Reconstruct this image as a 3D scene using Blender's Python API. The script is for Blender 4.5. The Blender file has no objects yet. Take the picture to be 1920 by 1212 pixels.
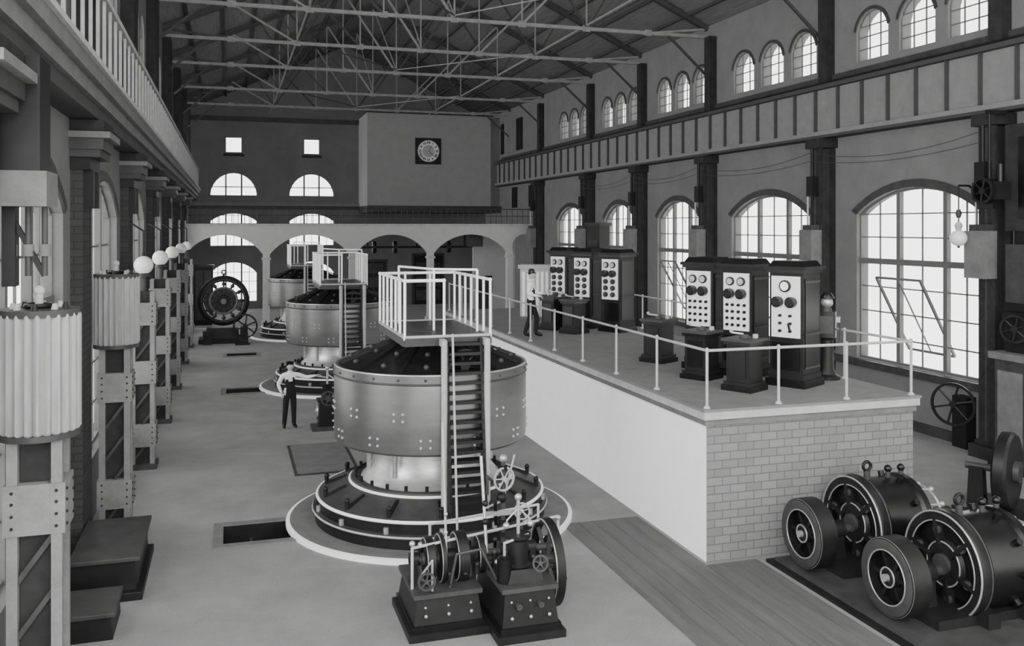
import bpy, bmesh, math, random
from mathutils import Vector, Matrix
from mathutils.geometry import delaunay_2d_cdt
random.seed(3)
S = bpy.context.scene
COL = S.collection
pi = math.pi

# ------------------------------------------------------------ materials
def mat(name, g, rough=.6, metal=0., var=.08, scale=3., bump=0., spec=.3, stretch=None, fine=.0):
    m = bpy.data.materials.new(name); m.use_nodes = True
    nt = m.node_tree; N = nt.nodes; L = nt.links
    bs = N['Principled BSDF']
    bs.inputs['Roughness'].default_value = rough
    bs.inputs['Metallic'].default_value = metal
    bs.inputs['Specular IOR Level'].default_value = spec
    tc = N.new('ShaderNodeTexCoord'); mp = N.new('ShaderNodeMapping')
    L.new(tc.outputs['Object'], mp.inputs[0])
    if stretch: mp.inputs['Scale'].default_value = stretch
    no = N.new('ShaderNodeTexNoise'); no.inputs['Scale'].default_value = scale; no.inputs['Detail'].default_value = 8
    no.inputs['Roughness'].default_value = .65
    L.new(mp.outputs[0], no.inputs['Vector'])
    cr = N.new('ShaderNodeValToRGB')
    cr.color_ramp.elements[0].position = .3; cr.color_ramp.elements[1].position = .7
    a = max(0, g*(1-var)); b = min(1, g*(1+var))
    cr.color_ramp.elements[0].color = (a, a, a, 1); cr.color_ramp.elements[1].color = (b, b, b, 1)
    L.new(no.outputs[0], cr.inputs[0]); out = cr.outputs[0]
    if fine:
        n2 = N.new('ShaderNodeTexNoise'); n2.inputs['Scale'].default_value = 28; n2.inputs['Detail'].default_value = 4; L.new(mp.outputs[0], n2.inputs['Vector'])
        mr = N.new('ShaderNodeMapRange'); mr.inputs[1].default_value = .3; mr.inputs[2].default_value = .7; mr.inputs[3].default_value = 1-fine; mr.inputs[4].default_value = 1+fine
        L.new(n2.outputs[0], mr.inputs[0]); vm = N.new('ShaderNodeVectorMath'); vm.operation = 'SCALE'; L.new(out, vm.inputs[0]); L.new(mr.outputs[0], vm.inputs['Scale']); out = vm.outputs[0]
    L.new(out, bs.inputs['Base Color'])
    if bump:
        bp = N.new('ShaderNodeBump'); bp.inputs['Strength'].default_value = bump; bp.inputs['Distance'].default_value = .02
        L.new(no.outputs[0], bp.inputs['Height']); L.new(bp.outputs[0], bs.inputs['Normal'])
    return m

def brick(name, g, gm, sx=.42, sz=.16, ms=.012):
    m = mat(name, g, .9); nt = m.node_tree; N = nt.nodes; L = nt.links
    bs = N['Principled BSDF']; bs.inputs['Specular IOR Level'].default_value = .1
    tc = N.new('ShaderNodeTexCoord'); sp = N.new('ShaderNodeSeparateXYZ'); L.new(tc.outputs['Object'], sp.inputs[0])
    ad = N.new('ShaderNodeMath'); L.new(sp.outputs[0], ad.inputs[0]); L.new(sp.outputs[1], ad.inputs[1])
    cb = N.new('ShaderNodeCombineXYZ'); L.new(ad.outputs[0], cb.inputs[0]); L.new(sp.outputs[2], cb.inputs[1])
    bk = N.new('ShaderNodeTexBrick'); L.new(cb.outputs[0], bk.inputs['Vector'])
    bk.inputs['Scale'].default_value = 1; bk.inputs['Brick Width'].default_value = sx; bk.inputs['Row Height'].default_value = sz
    bk.inputs['Mortar Size'].default_value = ms; bk.inputs['Mortar Smooth'].default_value = .3
    bk.inputs['Color1'].default_value = (g*.9,)*3+(1,); bk.inputs['Color2'].default_value = (min(1, g*1.1),)*3+(1,)
    bk.inputs['Mortar'].default_value = (gm,)*3+(1,)
    L.new(bk.outputs[0], bs.inputs['Base Color'])
    return m

FLOOR = mat('floor_cement', .2, .85, var=.16, scale=.9, bump=.1, fine=.07, spec=.15)
WALLR = mat('painted_wall', .145, .9, var=.1, scale=1.2, fine=.06, spec=.1)
WALLB = mat('back_wall_plaster', .15, .9, var=.12, scale=.8, fine=.06, spec=.1)
ROOF = mat('roof_boards', .2, .95, var=.22, scale=2, stretch=(6, .4, 6), spec=.05)
STEEL = mat('truss_steel', .22, .7, var=.2)
STEELD = mat('truss_steel_dark', .05, .7, var=.2)
GIRD = mat('girder_paint', .165, .7, var=.12, fine=.05)
GIRDD = mat('girder_dark', .045, .7)
DARK = mat('dark_iron', .010, .45, 0, var=.4, spec=.25)
BLACK = mat('black_enamel', .005, .3, 0, var=.4, spec=.35)
MIDD = mat('grey_iron', .04, .5, .0, var=.3, spec=.3)
MID = mat('mid_grey_paint', .13, .7, var=.2, fine=.05)
LIGHT = mat('light_grey_paint', .36, .7, var=.15, scale=4)
POST = mat('post_paint', .17, .75, var=.25, scale=2.2, fine=.06)
WHITE = mat('white_paint', .85, .6, var=.03)
MARBLE = mat('marble', .72, .4, var=.06)
METAL = mat('bright_metal', .42, .35, .6, var=.2, scale=3, stretch=(1, 1, 5))
DRUM = mat('drum_steel', .13, .36, .6, var=.16, scale=1.2, stretch=(1, 1, 3), fine=.06, spec=.5)
FLUTE = mat('fluted_metal', .27, .7, var=.2, scale=3, stretch=(3, 3, .5))
PLAST = mat('white_wash', .88, .9, var=.03, spec=.1)
PBRICK = brick('platform_brick', .18, .10, .29, .135, .009)
PANEL = mat('plaster_panel', .27, .9, var=.08, scale=2, fine=.05)
ARC = mat('arcade_plaster', .42, .9, var=.07, scale=2)
MUNT = mat('muntin', .11, .6)
COLM = mat('column_iron', .025, .7, var=.35, spec=.15)
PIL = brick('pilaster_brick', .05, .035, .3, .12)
SKIN = mat('skin', .4, .6, var=.03); HAIR = mat('hair', .02, .8)
CLOTH = mat('dark_cloth', .02, .95, var=.15, scale=20, spec=.1); SHIRT = mat('white_shirt', .75, .9, var=.05, scale=15)
DECKM = mat('platform_floor', .16, .85, var=.15, scale=3, fine=.06)
BOARD = mat('floor_boards', .1, .8, var=.2, scale=1.2, stretch=(5, .4, 1), fine=.06, spec=.15)
GLOBE = mat('opal_glass', .75, .15, spec=.6, var=.02)

# ------------------------------------------------------------ builder
class B:
    def __init__(s, name, loc=(0, 0, 0), rz=0):
        s.name = name; s.v = []; s.f = []; s.m = []; s.sm = []; s.mats = []; s.T = Matrix(); s.loc = loc; s.rz = rz
    def mi(s, m):
        if m not in s.mats: s.mats.append(m)
        return s.mats.index(m)
    def add(s, vs, fs, m, smooth=False):
        o = len(s.v); i = s.mi(m) if not isinstance(m, list) else None
        s.v += [tuple(s.T @ Vector(v)) for v in vs]
        for k, f in enumerate(fs):
            s.f.append([a+o for a in f]); s.m.append(i if i is not None else s.mi(m[k])); s.sm.append(smooth)
    def box(s, x0, x1, y0, y1, z0, z1, m, tap=0.):
        a = tap
        vs = [(x0, y0, z0), (x1, y0, z0), (x1, y1, z0), (x0, y1, z0), (x0+a, y0+a, z1), (x1-a, y0+a, z1), (x1-a, y1-a, z1), (x0+a, y1-a, z1)]
        s.add(vs, [(0, 3, 2, 1), (4, 5, 6, 7), (0, 1, 5, 4), (1, 2, 6, 5), (2, 3, 7, 6), (3, 0, 4, 7)], m)
    def frame(s, p0, p1):
        p0 = Vector(p0); p1 = Vector(p1); d = p1-p0; L = d.length; d.normalize()
        up = Vector((0, 0, 1)) if abs(d.z) < .95 else Vector((0, 1, 0))
        x = up.cross(d).normalized(); y = d.cross(x)
        return p0, p1, d, x, y, L
    def bar(s, p0, p1, w, h, m):
        p0, p1, d, x, y, L = s.frame(p0, p1); vs = []
        for p in (p0, p1):
            for a, b in ((-1, -1), (1, -1), (1, 1), (-1, 1)): vs.append(p+x*a*w/2+y*b*h/2)
        s.add(vs, [(0, 3, 2, 1), (4, 5, 6, 7), (0, 1, 5, 4), (1, 2, 6, 5), (2, 3, 7, 6), (3, 0, 4, 7)], m)
    def cyl(s, p0, p1, r0, m, r1=None, n=12):
        if r1 is None: r1 = r0
        p0, p1, d, x, y, L = s.frame(p0, p1)
        vs = [p0+(x*math.cos(2*pi*i/n)+y*math.sin(2*pi*i/n))*r0 for i in range(n)]+[p1+(x*math.cos(2*pi*i/n)+y*math.sin(2*pi*i/n))*r1 for i in range(n)]
        fs = [(i, (i+1) % n, n+(i+1) % n, n+i) for i in range(n)]
        s.add(vs, fs, m, True); s.add(vs[:n], [tuple(range(n))[::-1]], m); s.add(vs[n:], [tuple(range(n))], m)
    def lathe(s, prof, m, c=(0, 0, 0), axis=(0, 0, 1), n=48, flute=0, fn=0):
        c = Vector(c); q = Vector((0, 0, 1)).rotation_difference(Vector(axis)); vs = []; fs = []
        for r, z in prof:
            for i in range(n):
                a = 2*pi*i/n; rr = r+(flute*(abs(math.sin(a*fn/2))-.5) if flute else 0)
                vs.append(c+q @ Vector((rr*math.cos(a), rr*math.sin(a), z)))
        for k in range(len(prof)-1):
            for i in range(n): fs.append((k*n+i, k*n+(i+1) % n, (k+1)*n+(i+1) % n, (k+1)*n+i))
        s.add(vs, fs, m, True)
    def disc(s, prof, m, c=(0, 0, 0), axis=(0, 0, 1), n=32):
        s.lathe([(0.0005, prof[0][1])]+prof+[(0.0005, prof[-1][1])], m, c, axis, n)
    def torus(s, c, axis, R, r, m, n=40, k=8):
        s.lathe([(R+r*math.cos(2*pi*i/k), r*math.sin(2*pi*i/k)) for i in range(k+1)], m, c, axis, n)
    def sph(s, c, r, m, sc=(1, 1, 1), n=16, h=10):
        vs = []; fs = []; c = Vector(c)
        for j in range(h+1):
            t = pi*j/h
            for i in range(n):
                a = 2*pi*i/n; vs.append(c+Vector((r*sc[0]*math.sin(t)*math.cos(a), r*sc[1]*math.sin(t)*math.sin(a), r*sc[2]*math.cos(t))))
        for j in range(h):
            for i in range(n): fs.append((j*n+i, j*n+(i+1) % n, (j+1)*n+(i+1) % n, (j+1)*n+i))
        s.add(vs, fs, m, True)
    def path(s, pts, r, m, n=8):
        for a, b in zip(pts[:-1], pts[1:]): s.cyl(a, b, r, m, n=n)
        for p in pts[1:-1]: s.sph(p, r*1.02, m, n=8, h=6)
    def wheel(s, c, axis, R, w, m, nsp=6, rr=.05, hub=.08, ms=None):
        c = Vector(c); ax = Vector(axis).normalized(); q = Vector((0, 0, 1)).rotation_difference(ax)
        s.lathe([(R, -w/2), (R, w/2), (R-rr, w/2), (R-rr, -w/2), (R, -w/2)], m, c, axis, 48)
        s.disc([(hub, -w*.7), (hub, w*.7)], m, c, axis, 20)
        for i in range(nsp):
            a = 2*pi*i/nsp+.2; d = q @ Vector((math.cos(a), math.sin(a), 0))
            s.cyl(c+d*hub*.8, c+d*(R-rr*.6), rr*.45, ms or m, n=8)
    def done(s, bevel=0, loc=None):
        me = bpy.data.meshes.new(s.name); me.from_pydata(s.v, [], s.f)
        for m in s.mats: me.materials.append(m)
        me.polygons.foreach_set('material_index', s.m); me.polygons.foreach_set('use_smooth', s.sm)
        bm = bmesh.new(); bm.from_mesh(me); bmesh.ops.remove_doubles(bm, verts=bm.verts, dist=1e-5)
        bmesh.ops.recalc_face_normals(bm, faces=bm.faces); bm.to_mesh(me); bm.free()
        try: me.set_sharp_from_angle(angle=math.radians(38))
        except Exception: pass
        o = bpy.data.objects.new(s.name, me); COL.objects.link(o); o.location = loc or s.loc; o.rotation_euler[2] = s.rz
        if bevel:
            b = o.modifiers.new('bevel', 'BEVEL'); b.width = bevel; b.segments = 2; b.limit_method = 'ANGLE'; b.angle_limit = .8
        return o

def inst(o, loc, rz=None):
    c = o.copy(); COL.objects.link(c); c.location = loc
    if rz is not None: c.rotation_euler[2] = rz
    return c

def inpoly(p, L):
    x, y = p; r = False; j = len(L)-1
    for i in range(len(L)):
        if (L[i][1] > y) != (L[j][1] > y) and x < (L[j][0]-L[i][0])*(y-L[i][1])/(L[j][1]-L[i][1])+L[i][0]: r = not r
        j = i
    return r

def holed(b, outer, holes, th, m, mrev=None):
    V = []; E = []
    for L in [outer]+holes:
        o = len(V); V += [Vector(p) for p in L]; n = len(L); E += [(o+i, o+(i+1) % n) for i in range(n)]
    v2, e2, f2 = delaunay_2d_cdt(V, E, [], 1, 1e-6)[:3]
    keep = []
    for f in f2:
        c = sum((v2[i] for i in f), Vector((0, 0)))/len(f)
        if not any(inpoly(c, h) for h in holes): keep.append(tuple(f))
    b.add([(v[0], 0, v[1]) for v in v2], keep, m)
    b.add([(v[0], th, v[1]) for v in v2], [f[::-1] for f in keep], m)
    for L in [outer]+holes:
        n = len(L); b.add([(p[0], 0, p[1]) for p in L]+[(p[0], th, p[1]) for p in L], [(i, (i+1) % n, n+(i+1) % n, n+i) for i in range(n)], mrev or m)

def arch(u0, u1, z0, zs, zt, n=14):
    a = (u1-u0)/2; h = zt-zs; c = (u0+u1)/2
    if h < 1e-4: return [(u0, z0), (u1, z0), (u1, zs), (u0, zs)]
    R = (a*a+h*h)/(2*h); zc = zt-R; A = math.asin(min(1, a/R))
    if h > a: A = pi-A
    return [(u0, z0), (u1, z0)]+[(c+R*math.sin(A-2*A*i/n), zc+R*math.cos(A-2*A*i/n)) for i in range(n+1)]

def arcz(u, u0, u1, zs, zt):
    a = (u1-u0)/2; h = zt-zs; c = (u0+u1)/2
    if h < 1e-4: return zs
    R = (a*a+h*h)/(2*h); return zt-R+math.sqrt(max(0, R*R-(u-c)**2))

wn = [0]
def window(T, u0, u1, z0, zs, zt, dep, major, minor, tr, mz, w1=.13, w2=.035, wb=.16, surround=None, sash=None):
    wn[0] += 1
    b = B('window_%d' % wn[0]); b.T = T
    def V(u, w): b.box(u-w/2, u+w/2, dep-w/2, dep+w/2, z0, arcz(u, u0, u1, zs, zt), MUNT)
    def H(z, w):
        us = [u0+(u1-u0)*i/100 for i in range(101) if arcz(u0+(u1-u0)*i/100, u0, u1, zs, zt) >= z]
        if us: b.box(us[0], us[-1], dep-w/2, dep+w/2, z-w/2, z+w/2, MUNT)
    for u in major: V(u, w1)
    for u in minor: V(u, w2)
    for z in tr: H(z, w1*1.2)
    for z in mz: H(z, w2)
    L = arch(u0, u1, z0, zs, zt)
    for i in range(len(L)):
        p, q = L[i], L[(i+1) % len(L)]
        b.bar((p[0], dep, p[1]), (q[0], dep, q[1]), wb*.5, wb*.7, MUNT)
    if surround:
        La = L[2:]; c = ((u0+u1)/2, zs-(u1-u0)*.3)
        for i in range(len(La)-1):
            p, q = La[i], La[i+1]
            def o(P): d = Vector((P[0]-c[0], P[1]-c[1])).normalized()*surround; return (P[0]+d.x, P[1]+d.y)
            po, qo = o(p), o(q)
            vs = [(p[0], -.04, p[1]), (q[0], -.04, q[1]), (qo[0], -.04, qo[1]), (po[0], -.04, po[1])]
            vs += [(x, 0.0, z) for x, _, z in vs]
            b.add(vs, [(0, 1, 2, 3), (4, 7, 6, 5), (0, 4, 5, 1), (3, 2, 6, 7)], MIDD)
    if sash:
        a0, a1, za, zb, tl = sash
        pts = [(a0, dep+tl, za), (a1, dep+tl, za), (a1, dep-tl, zb), (a0, dep-tl, zb)]
        for i in range(4): b.bar(pts[i], pts[(i+1) % 4], .06, .06, MUNT)
        b.bar(((a0+a1)/2, dep+tl, za), ((a0+a1)/2, dep-tl, zb), .03, .03, MUNT)
    return b.done()

XL, XR, YB = -2.4, 17.35, 62.
TR = Matrix(((0, 1, 0, XR), (1, 0, 0, 0), (0, 0, 1, 0), (0, 0, 0, 1)))
TL = Matrix(((0, -1, 0, XL), (1, 0, 0, 0), (0, 0, 1, 0), (0, 0, 0, 1)))
TB = Matrix(((1, 0, 0, 0), (0, 1, 0, YB), (0, 0, 1, 0), (0, 0, 0, 1)))
ZE, ZRG, XM = 13.0, 17.6, 7.5

# ------------------------------------------------------------ floor
pits = [(-.1, 1.3, 16.1, 17.1), (-.1, 1.15, 30.6, 31.5), (-.1, 1.1, 39.4, 40.2)]
b = B('floor')
b.T = Matrix(((1, 0, 0, 0), (0, 0, 1, 0), (0, -1, 0, 0), (0, 0, 0, 1)))
holed(b, [(XL-.4, 2), (XR+.4, 2), (XR+.4, YB+.4), (XL-.4, YB+.4)], [[(p[0], p[2]), (p[1], p[2]), (p[1], p[3]), (p[0], p[3])] for p in pits], .5, FLOOR, DARK)
b.T = Matrix()
for p in pits: b.box(p[0]-.05, p[1]+.05, p[2]-.05, p[3]+.05, -.56, -.5, DARK)
b.done()
for p in pits:
    b = B('floor_hatch')
    x0, x1, y0, y1 = p
    for q in ((x0-.16, x1+.16, y0-.16, y0), (x0-.16, x1+.16, y1, y1+.16), (x0-.16, x0, y0, y1), (x1, x1+.16, y0, y1)): b.box(*q, 0, .025, MID)
    b.box(x0+.45, x0+.5, y0, y1, -.3, -.25, MIDD)
    b.done()
b = B('floor_plate'); b.box(1.35, 2.75, 20.1, 22.9, 0, .02, MIDD); b.box(1.42, 2.68, 20.17, 22.83, .02, .03, MID); b.done()
b = B('wooden_floor_boards')
for i in range(5): b.box(5.75+i*.3, 5.75+i*.3+.292, 4.5, 15.4, 0, .012, BOARD)
for i in range(3): b.box(7.26+i*.3, 7.26+i*.3+.292, 4.5, 12.85, 0, .012, BOARD)
b.done()

# ------------------------------------------------------------ walls
bigR = [(10.6, 15.2), (17.5, 22.1), (24.35, 28.95), (31.3, 34.9), (37.2, 40.6), (43.1, 47.2)]
cenR = [12.9, 19.7, 26.4, 32.7, 38.7, 44.6]
H = [arch(a, c, 1.62, 5.75, 6.45) for a, c in bigR]
cler = []
for c in cenR:
    k = 1.75 if c < 30 else 1.55
    for j in (-1, 0, 1): cler.append((c+j*k-.66*(k/1.75), c+j*k+.66*(k/1.75)))
H += [arch(a, c, 10.15, 11.0, 11.55, 8) for a, c in cler]
slits = [(53.4, 54.6, 10.2, 12.2), (57.4, 58.0, 10.2, 12.2), (51.3, 52.1, 6.6, 7.9), (54.5, 55.5, 6.6, 7.9)]
b = B('wall_right'); b.T = TR
holed(b, [(4, 0), (YB, 0), (YB, ZE), (4, ZE)], H, .4, WALLR)
for a, c, z0, z1 in slits: b.box(a, c, -.06, 0, z0, z1, DARK)
b.done()
for i, (a, c) in enumerate(bigR):
    w = c-a; t1, t2 = a+w*.29, a+w*.66
    sash = (a+w*.36, a+w*.72, 2.0, 4.0, .55) if i in (1, 3) else None
    window(TR, a, c, 1.62, 5.75, 6.45, .18, [t1, t2], [a+w*.145, (t1+t2)/2, a+w*.83], [4.42], [2.3, 3.0, 3.7, 5.1, 5.75], surround=.22, sash=sash)
for i, (a, c) in enumerate(cler):
    w = c-a; window(TR, a, c, 10.15, 11.0, 11.55, .12, [], [a+w*.33, a+w*.67], [], [10.5, 10.85, 11.15], w2=.03, wb=.1, surround=.1)
cenL = [12.85, 19.7, 26.5, 33.3, 40.2, 47.0, 54]
HL = [arch(c-2.25, c+2.25, 1.15, 5.6, 6.3) for c in cenL]
clL = [(c+j*1.7-.62, c+j*1.7+.62) for c in cenL for j in (-1, 0, 1)]
HL += [arch(a, c, 10.0, 11.0, 11.5, 8) for a, c in clL]
b = B('wall_left'); b.T = TL
holed(b, [(8, 0), (YB, 0), (YB, ZE), (8, ZE)], HL, .4, WALLR); b.done()
for c in cenL:
    a = c-2.25; window(TL, a, a+4.5, 1.15, 5.6, 6.3, .2, [a+1.5, a+3], [a+.75, a+2.25, a+3.75], [4.3], [1.9, 2.7, 3.5, 5.0], surround=.2)
for a, c in clL:
    w = c-a; window(TL, a, c, 10.0, 11.0, 11.5, .12, [], [a+w*.33, a+w*.67], [], [10.5, 11.0], w2=.035, wb=.12)
bx = [(-1.2, 1.75), (3.8, 6.75)]
HB = []
for a, c in bx:
    m = (a+c)/2
    HB += [arch(a, c, 7.4, 7.6, 8.95), arch(a, c, 4.1, 5.8, 6.3), arch(a, c, .45, 2.4, 3.1), [(m-.5, 10.25), (m+.5, 10.25), (m+.5, 11.25), (m-.5, 11.25)]]
b = B('wall_back'); b.T = TB
holed(b, [(XL, 0), (XR, 0), (XR, ZE), (XM, ZRG), (XL, ZE)], HB, .4, WALLB); b.done()
for a, c in bx:
    m = (a+c)/2; w = c-a
    window(TB, a, c, 7.4, 7.6, 8.95, .15, [a+w/3, a+2*w/3], [], [], [8.0], w1=.1, w2=.06)
    window(TB, a, c, 4.1, 5.8, 6.3, .15, [a+w/3, a+2*w/3], [a+w/6, m, a+5*w/6], [], [5.6, 5.0], w1=.1)
    window(TB, a, c, .45, 2.4, 3.1, .15, [a+w/3, a+2*w/3], [a+w/6, m, a+5*w/6], [], [1.1, 1.8, 2.4], w1=.1)
    window(TB, m-.5, m+.5, 10.25, 11.25, 11.25, .15, [], [], [], [], w1=.1, wb=.1)
b = B('trim_1'); b.box(XL, 8.4, YB-.45, YB, 6.75, 6.95, GIRD); b.box(XL, 8.4, YB-.3, YB, 6.55, 6.75, MIDD); b.box(XL, 8.4, YB-.2, YB, 12.3, 12.6, MIDD)
for a, c in bx: b.box((a+c)/2-.65, (a+c)/2+.65, YB-.2, YB, 10.0, 10.16, DARK)
b.done()
b = B('wall_clock_room'); b.box(8.4, 16.6, 58.0, YB, 6.75, 12.7, PANEL); b.box(8.3, 16.75, 57.9, 58.0, 12.7, 12.85, MIDD); b.box(8.4, XR, 57.95, YB, 6.3, 6.75, MIDD)
b.box(16.6, XR, 58.4, YB, 6.75, 12.7, WALLB); b.done()
ck = B('wall_clock', (12.35, 57.98, 10.3))
ck.box(-.85, .85, -.12, 0, -.85, .85, DARK)
ck.torus((0, -.13, 0), (0, 1, 0), .72, .03, MIDD)
ck.disc([(.7, 0), (.7, .03)], MARBLE, (0, -.16, 0), (0, 1, 0), 40)
ck.disc([(.4, 0), (.4, .01)], LIGHT, (0, -.17, 0), (0, 1, 0), 40)
ck.bar((0, -.19, 0), (.2, -.19, .33), .07, .02, BLACK); ck.bar((0, -.19, 0), (.42, -.19, -.38), .05, .02, BLACK)
co = ck.done()
for i, t in enumerate(['XII', 'I', 'II', 'III', 'IIII', 'V', 'VI', 'VII', 'VIII', 'IX', 'X', 'XI']):
    fc = bpy.data.curves.new('numeral_%s' % t, 'FONT'); fc.body = t; fc.size = .22; fc.align_x = 'CENTER'; fc.align_y = 'CENTER'; fc.extrude = .004; fc.offset = .008
    fc.materials.append(BLACK)
    fo = bpy.data.objects.new('numeral_%s' % t, fc); COL.objects.link(fo); fo.parent = co
    a = 2*pi*i/12; fo.location = (.55*math.sin(a), -.175, .55*math.cos(a)); fo.rotation_euler = (pi/2, a, 0)

b = B('gallery_arcade', (0, 50.4, 0))
xs = [XL+.01, 1.9, 6.5, 10.9, 15.6, XR-.01]
L = []
for i in range(5): L.append(arch(xs[i]+.18, xs[i+1]-.18, 0.001, 3.9, 4.95))
holed(b, [(XL+.01, 0), (XR-.01, 0), (XR-.01, 5.5), (XL+.01, 5.5)], L, .35, ARC)
b.box(XL+.01, XR-.01, -.1, .45, 5.42, 5.55, LIGHT)
b.box(XL+.01, XR-.01, .35, YB-50.45, 5.1, 5.3, MIDD)
for x in xs[1:5]:
    b.box(x-.26, x+.26, -.08, .43, 0, .3, LIGHT); b.box(x-.24, x+.24, -.06, .41, 3.6, 3.72, LIGHT)
b.done()
b = B('gallery_railing')
for i in range(60):
    x = XL+.25+i*(9.9/59*2)*.97
    b.cyl((x, 50.5, 5.55), (x, 50.5, 6.4), .018, MIDD, n=6)
b.cyl((XL+.1, 50.5, 6.4), (XR-.1, 50.5, 6.4), .03, MIDD, n=6); b.cyl((XL+.1, 50.5, 6.0), (XR-.1, 50.5, 6.0), .02, MIDD, n=6)
b.done()
for x0, x1, z1 in ((8.6, 10.2, 3.0), (12.2, 14.2, 3.4)):
    b = B('door_%d' % (1 if x0 < 10 else 2)); b.box(x0-.15, x1+.15, YB-.08, YB, 0, z1+.15, MIDD); b.box(x0, x1, YB-.12, YB-.08, 0, z1, DARK)
    b.box((x0+x1)/2-.03, (x0+x1)/2+.03, YB-.14, YB-.12, 0, z1, MIDD)
    for k in range(3): b.box(x0+.15, x1-.15, YB-.13, YB-.12, .3+k*.95, 1.0+k*.95, MIDD)
    b.done()
b = B('wall_partition'); b.box(14.6, XR, 55.0, 55.2, 0, 5.1, ARC); b.done()
b = B('door_3'); b.box(14.9, 15.8, 54.9, 55.0, 0, 2.3, DARK); b.box(15.0, 15.7, 54.87, 54.9, .2, 2.2, MIDD); b.done()
b = B('line_shaft'); b.cyl((7.2, 52.5, 4.2), (13.9, 52.5, 4.2), .06, DARK)
for x in (8, 9.2, 11.3, 12.4): b.disc([(.35, -.1), (.35, .1)], DARK, (x, 52.5, 4.2), (1, 0, 0), 24)
for x in (7.6, 10.5, 13.4): b.bar((x, 52.5, 4.2), (x, 52.5, 5.1), .12, .12, DARK)
b.box(13.5, 14.4, 52, 53, 4.2, 5.1, MIDD); b.done()

# ------------------------------------------------------------ roof
b = B('ceiling')
for s in (0, 1):
    xe, e = (XL-.4, ZE-.15) if s == 0 else (XR+.4, ZE-.15)
    vs = [(xe, 4, e), (XM, 4, ZRG), (XM, YB+.4, ZRG), (xe, YB+.4, e)]; vs += [(x, y, z+.15) for x, y, z in vs]
    b.add(vs, [(0, 1, 2, 3), (4, 7, 6, 5), (0, 4, 5, 1), (1, 5, 6, 2), (2, 6, 7, 3), (3, 7, 4, 0)], ROOF)
    for k in range(1, 8):
        f = k/8; x = xe+(XM-xe)*f; z = e+(ZRG-e)*f-.09
        b.box(x-.05, x+.05, 4, YB, z-.06, z+.05, GIRDD)
b.done()
ty = [17.0, 23.7, 30.7, 36.5, 42.2, 49.5, 56.0]
def truss():
    b = B('roof_truss'); zb = 12.6; n = 8; P = (XR-XL)/n
    def top(x): return ZE-.1+(ZRG-ZE-.15)*(1-abs(x-XM)/(XR-XM))
    xs = [XL+P*i for i in range(n+1)]
    b.bar((XL, 0, zb), (XR, 0, zb), .11, .12, STEEL)
    b.bar((XL, 0, top(XL)), (XM, 0, top(XM)), .2, .16, STEELD); b.bar((XM, 0, top(XM)), (XR, 0, top(XR)), .2, .16, STEELD)
    for i in (2, 3, 4, 5, 6): b.bar((xs[i], 0, zb), (xs[i], 0, top(xs[i])), .05, .05, STEEL)
    for i in range(n):
        a, c = (xs[i], xs[i+1])
        if i < n//2: b.bar((a if i else a+.1, 0, top(a)), (c, 0, zb), .08, .08, STEEL if i % 2 else STEELD)
        else: b.bar((c, 0, top(c)), (a, 0, zb), .08, .08, STEEL if i % 2 else STEELD)
    for q in (-1, 1):
        b.bar((XM, 0, zb), (XM+q*P, 0, top(XM+q*P)), .07, .07, STEELD)
        b.bar((XM+q*2*P, 0, zb), (XM+q*2.5*P, 0, top(XM+q*2.5*P)), .05, .05, STEELD)
        b.bar((XM+q*2*P, 0, zb), (XM+q*1*P, 0, top(XM+q*P)), .07, .07, STEELD)
    b.bar((XR-.1, 0, 11.2), (XR-1.7, 0, zb), .08, .08, STEELD); b.bar((XL+.1, 0, 11.2), (XL+1.7, 0, zb), .08, .08, STEELD)
    for x in xs[1:-1]: b.box(x-.14, x+.14, -.03, .03, zb-.1, zb+.12, STEEL)
    return b.done()
t0 = truss(); t0.location = (0, ty[0], 0)
for y in ty[1:]: inst(t0, (0, y, 0))
b = B('roof_bracing')
P = (XR-XL)/8
for i in (2, 6):
    x = XL+P*i; b.bar((x, 10, 12.72), (x, YB, 12.72), .06, .06, STEEL)
for i in range(len(ty)-1):
    y0, y1 = ty[i], ty[i+1]
    if i % 2: b.bar((XL+P*2, y0, 12.75), (XL+P*4, y1, 12.75), .04, .04, STEELD); b.bar((XL+P*6, y0, 12.75), (XL+P*4, y1, 12.75), .04, .04, STEEL)
    b.bar((XM, y0, 12.7), (XM, y1, 17.3), .04, .04, STEEL)
b.done()

# ------------------------------------------------------------ right crane girder & columns
b = B('crane_runway_girder', (0, 0, 0))
b.box(16.98, 17.04, 5, YB-4.2, 8.2, 9.55, GIRD); b.box(16.8, 17.3, 5, YB-4.2, 9.5, 9.62, GIRDD); b.box(16.8, 17.3, 5, YB-4.2, 8.12, 8.24, GIRD)
b.box(16.8, 17.3, 5, YB-4.2, 8.04, 8.12, GIRDD); b.box(16.95, 17.05, 5, YB-4.2, 9.62, 9.72, DARK)
y = 5.6
while y < YB-4.4:
    b.box(16.88, 16.98, y-.025, y+.025, 8.24, 9.5, GIRDD); y += 1.05
b.done()
b = B('trim_2'); b.box(17.25, 17.35, 4, YB-4.2, 9.75, 9.95, MIDD); b.box(17.2, 17.35, 4, YB-12, 1.4, 1.6, MIDD); b.box(17.25, 17.35, 4, YB-12, 0, .25, MIDD); b.done()
cy = [16.85, 23.3, 30.2, 36.1, 42.0, 49.6]
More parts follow.
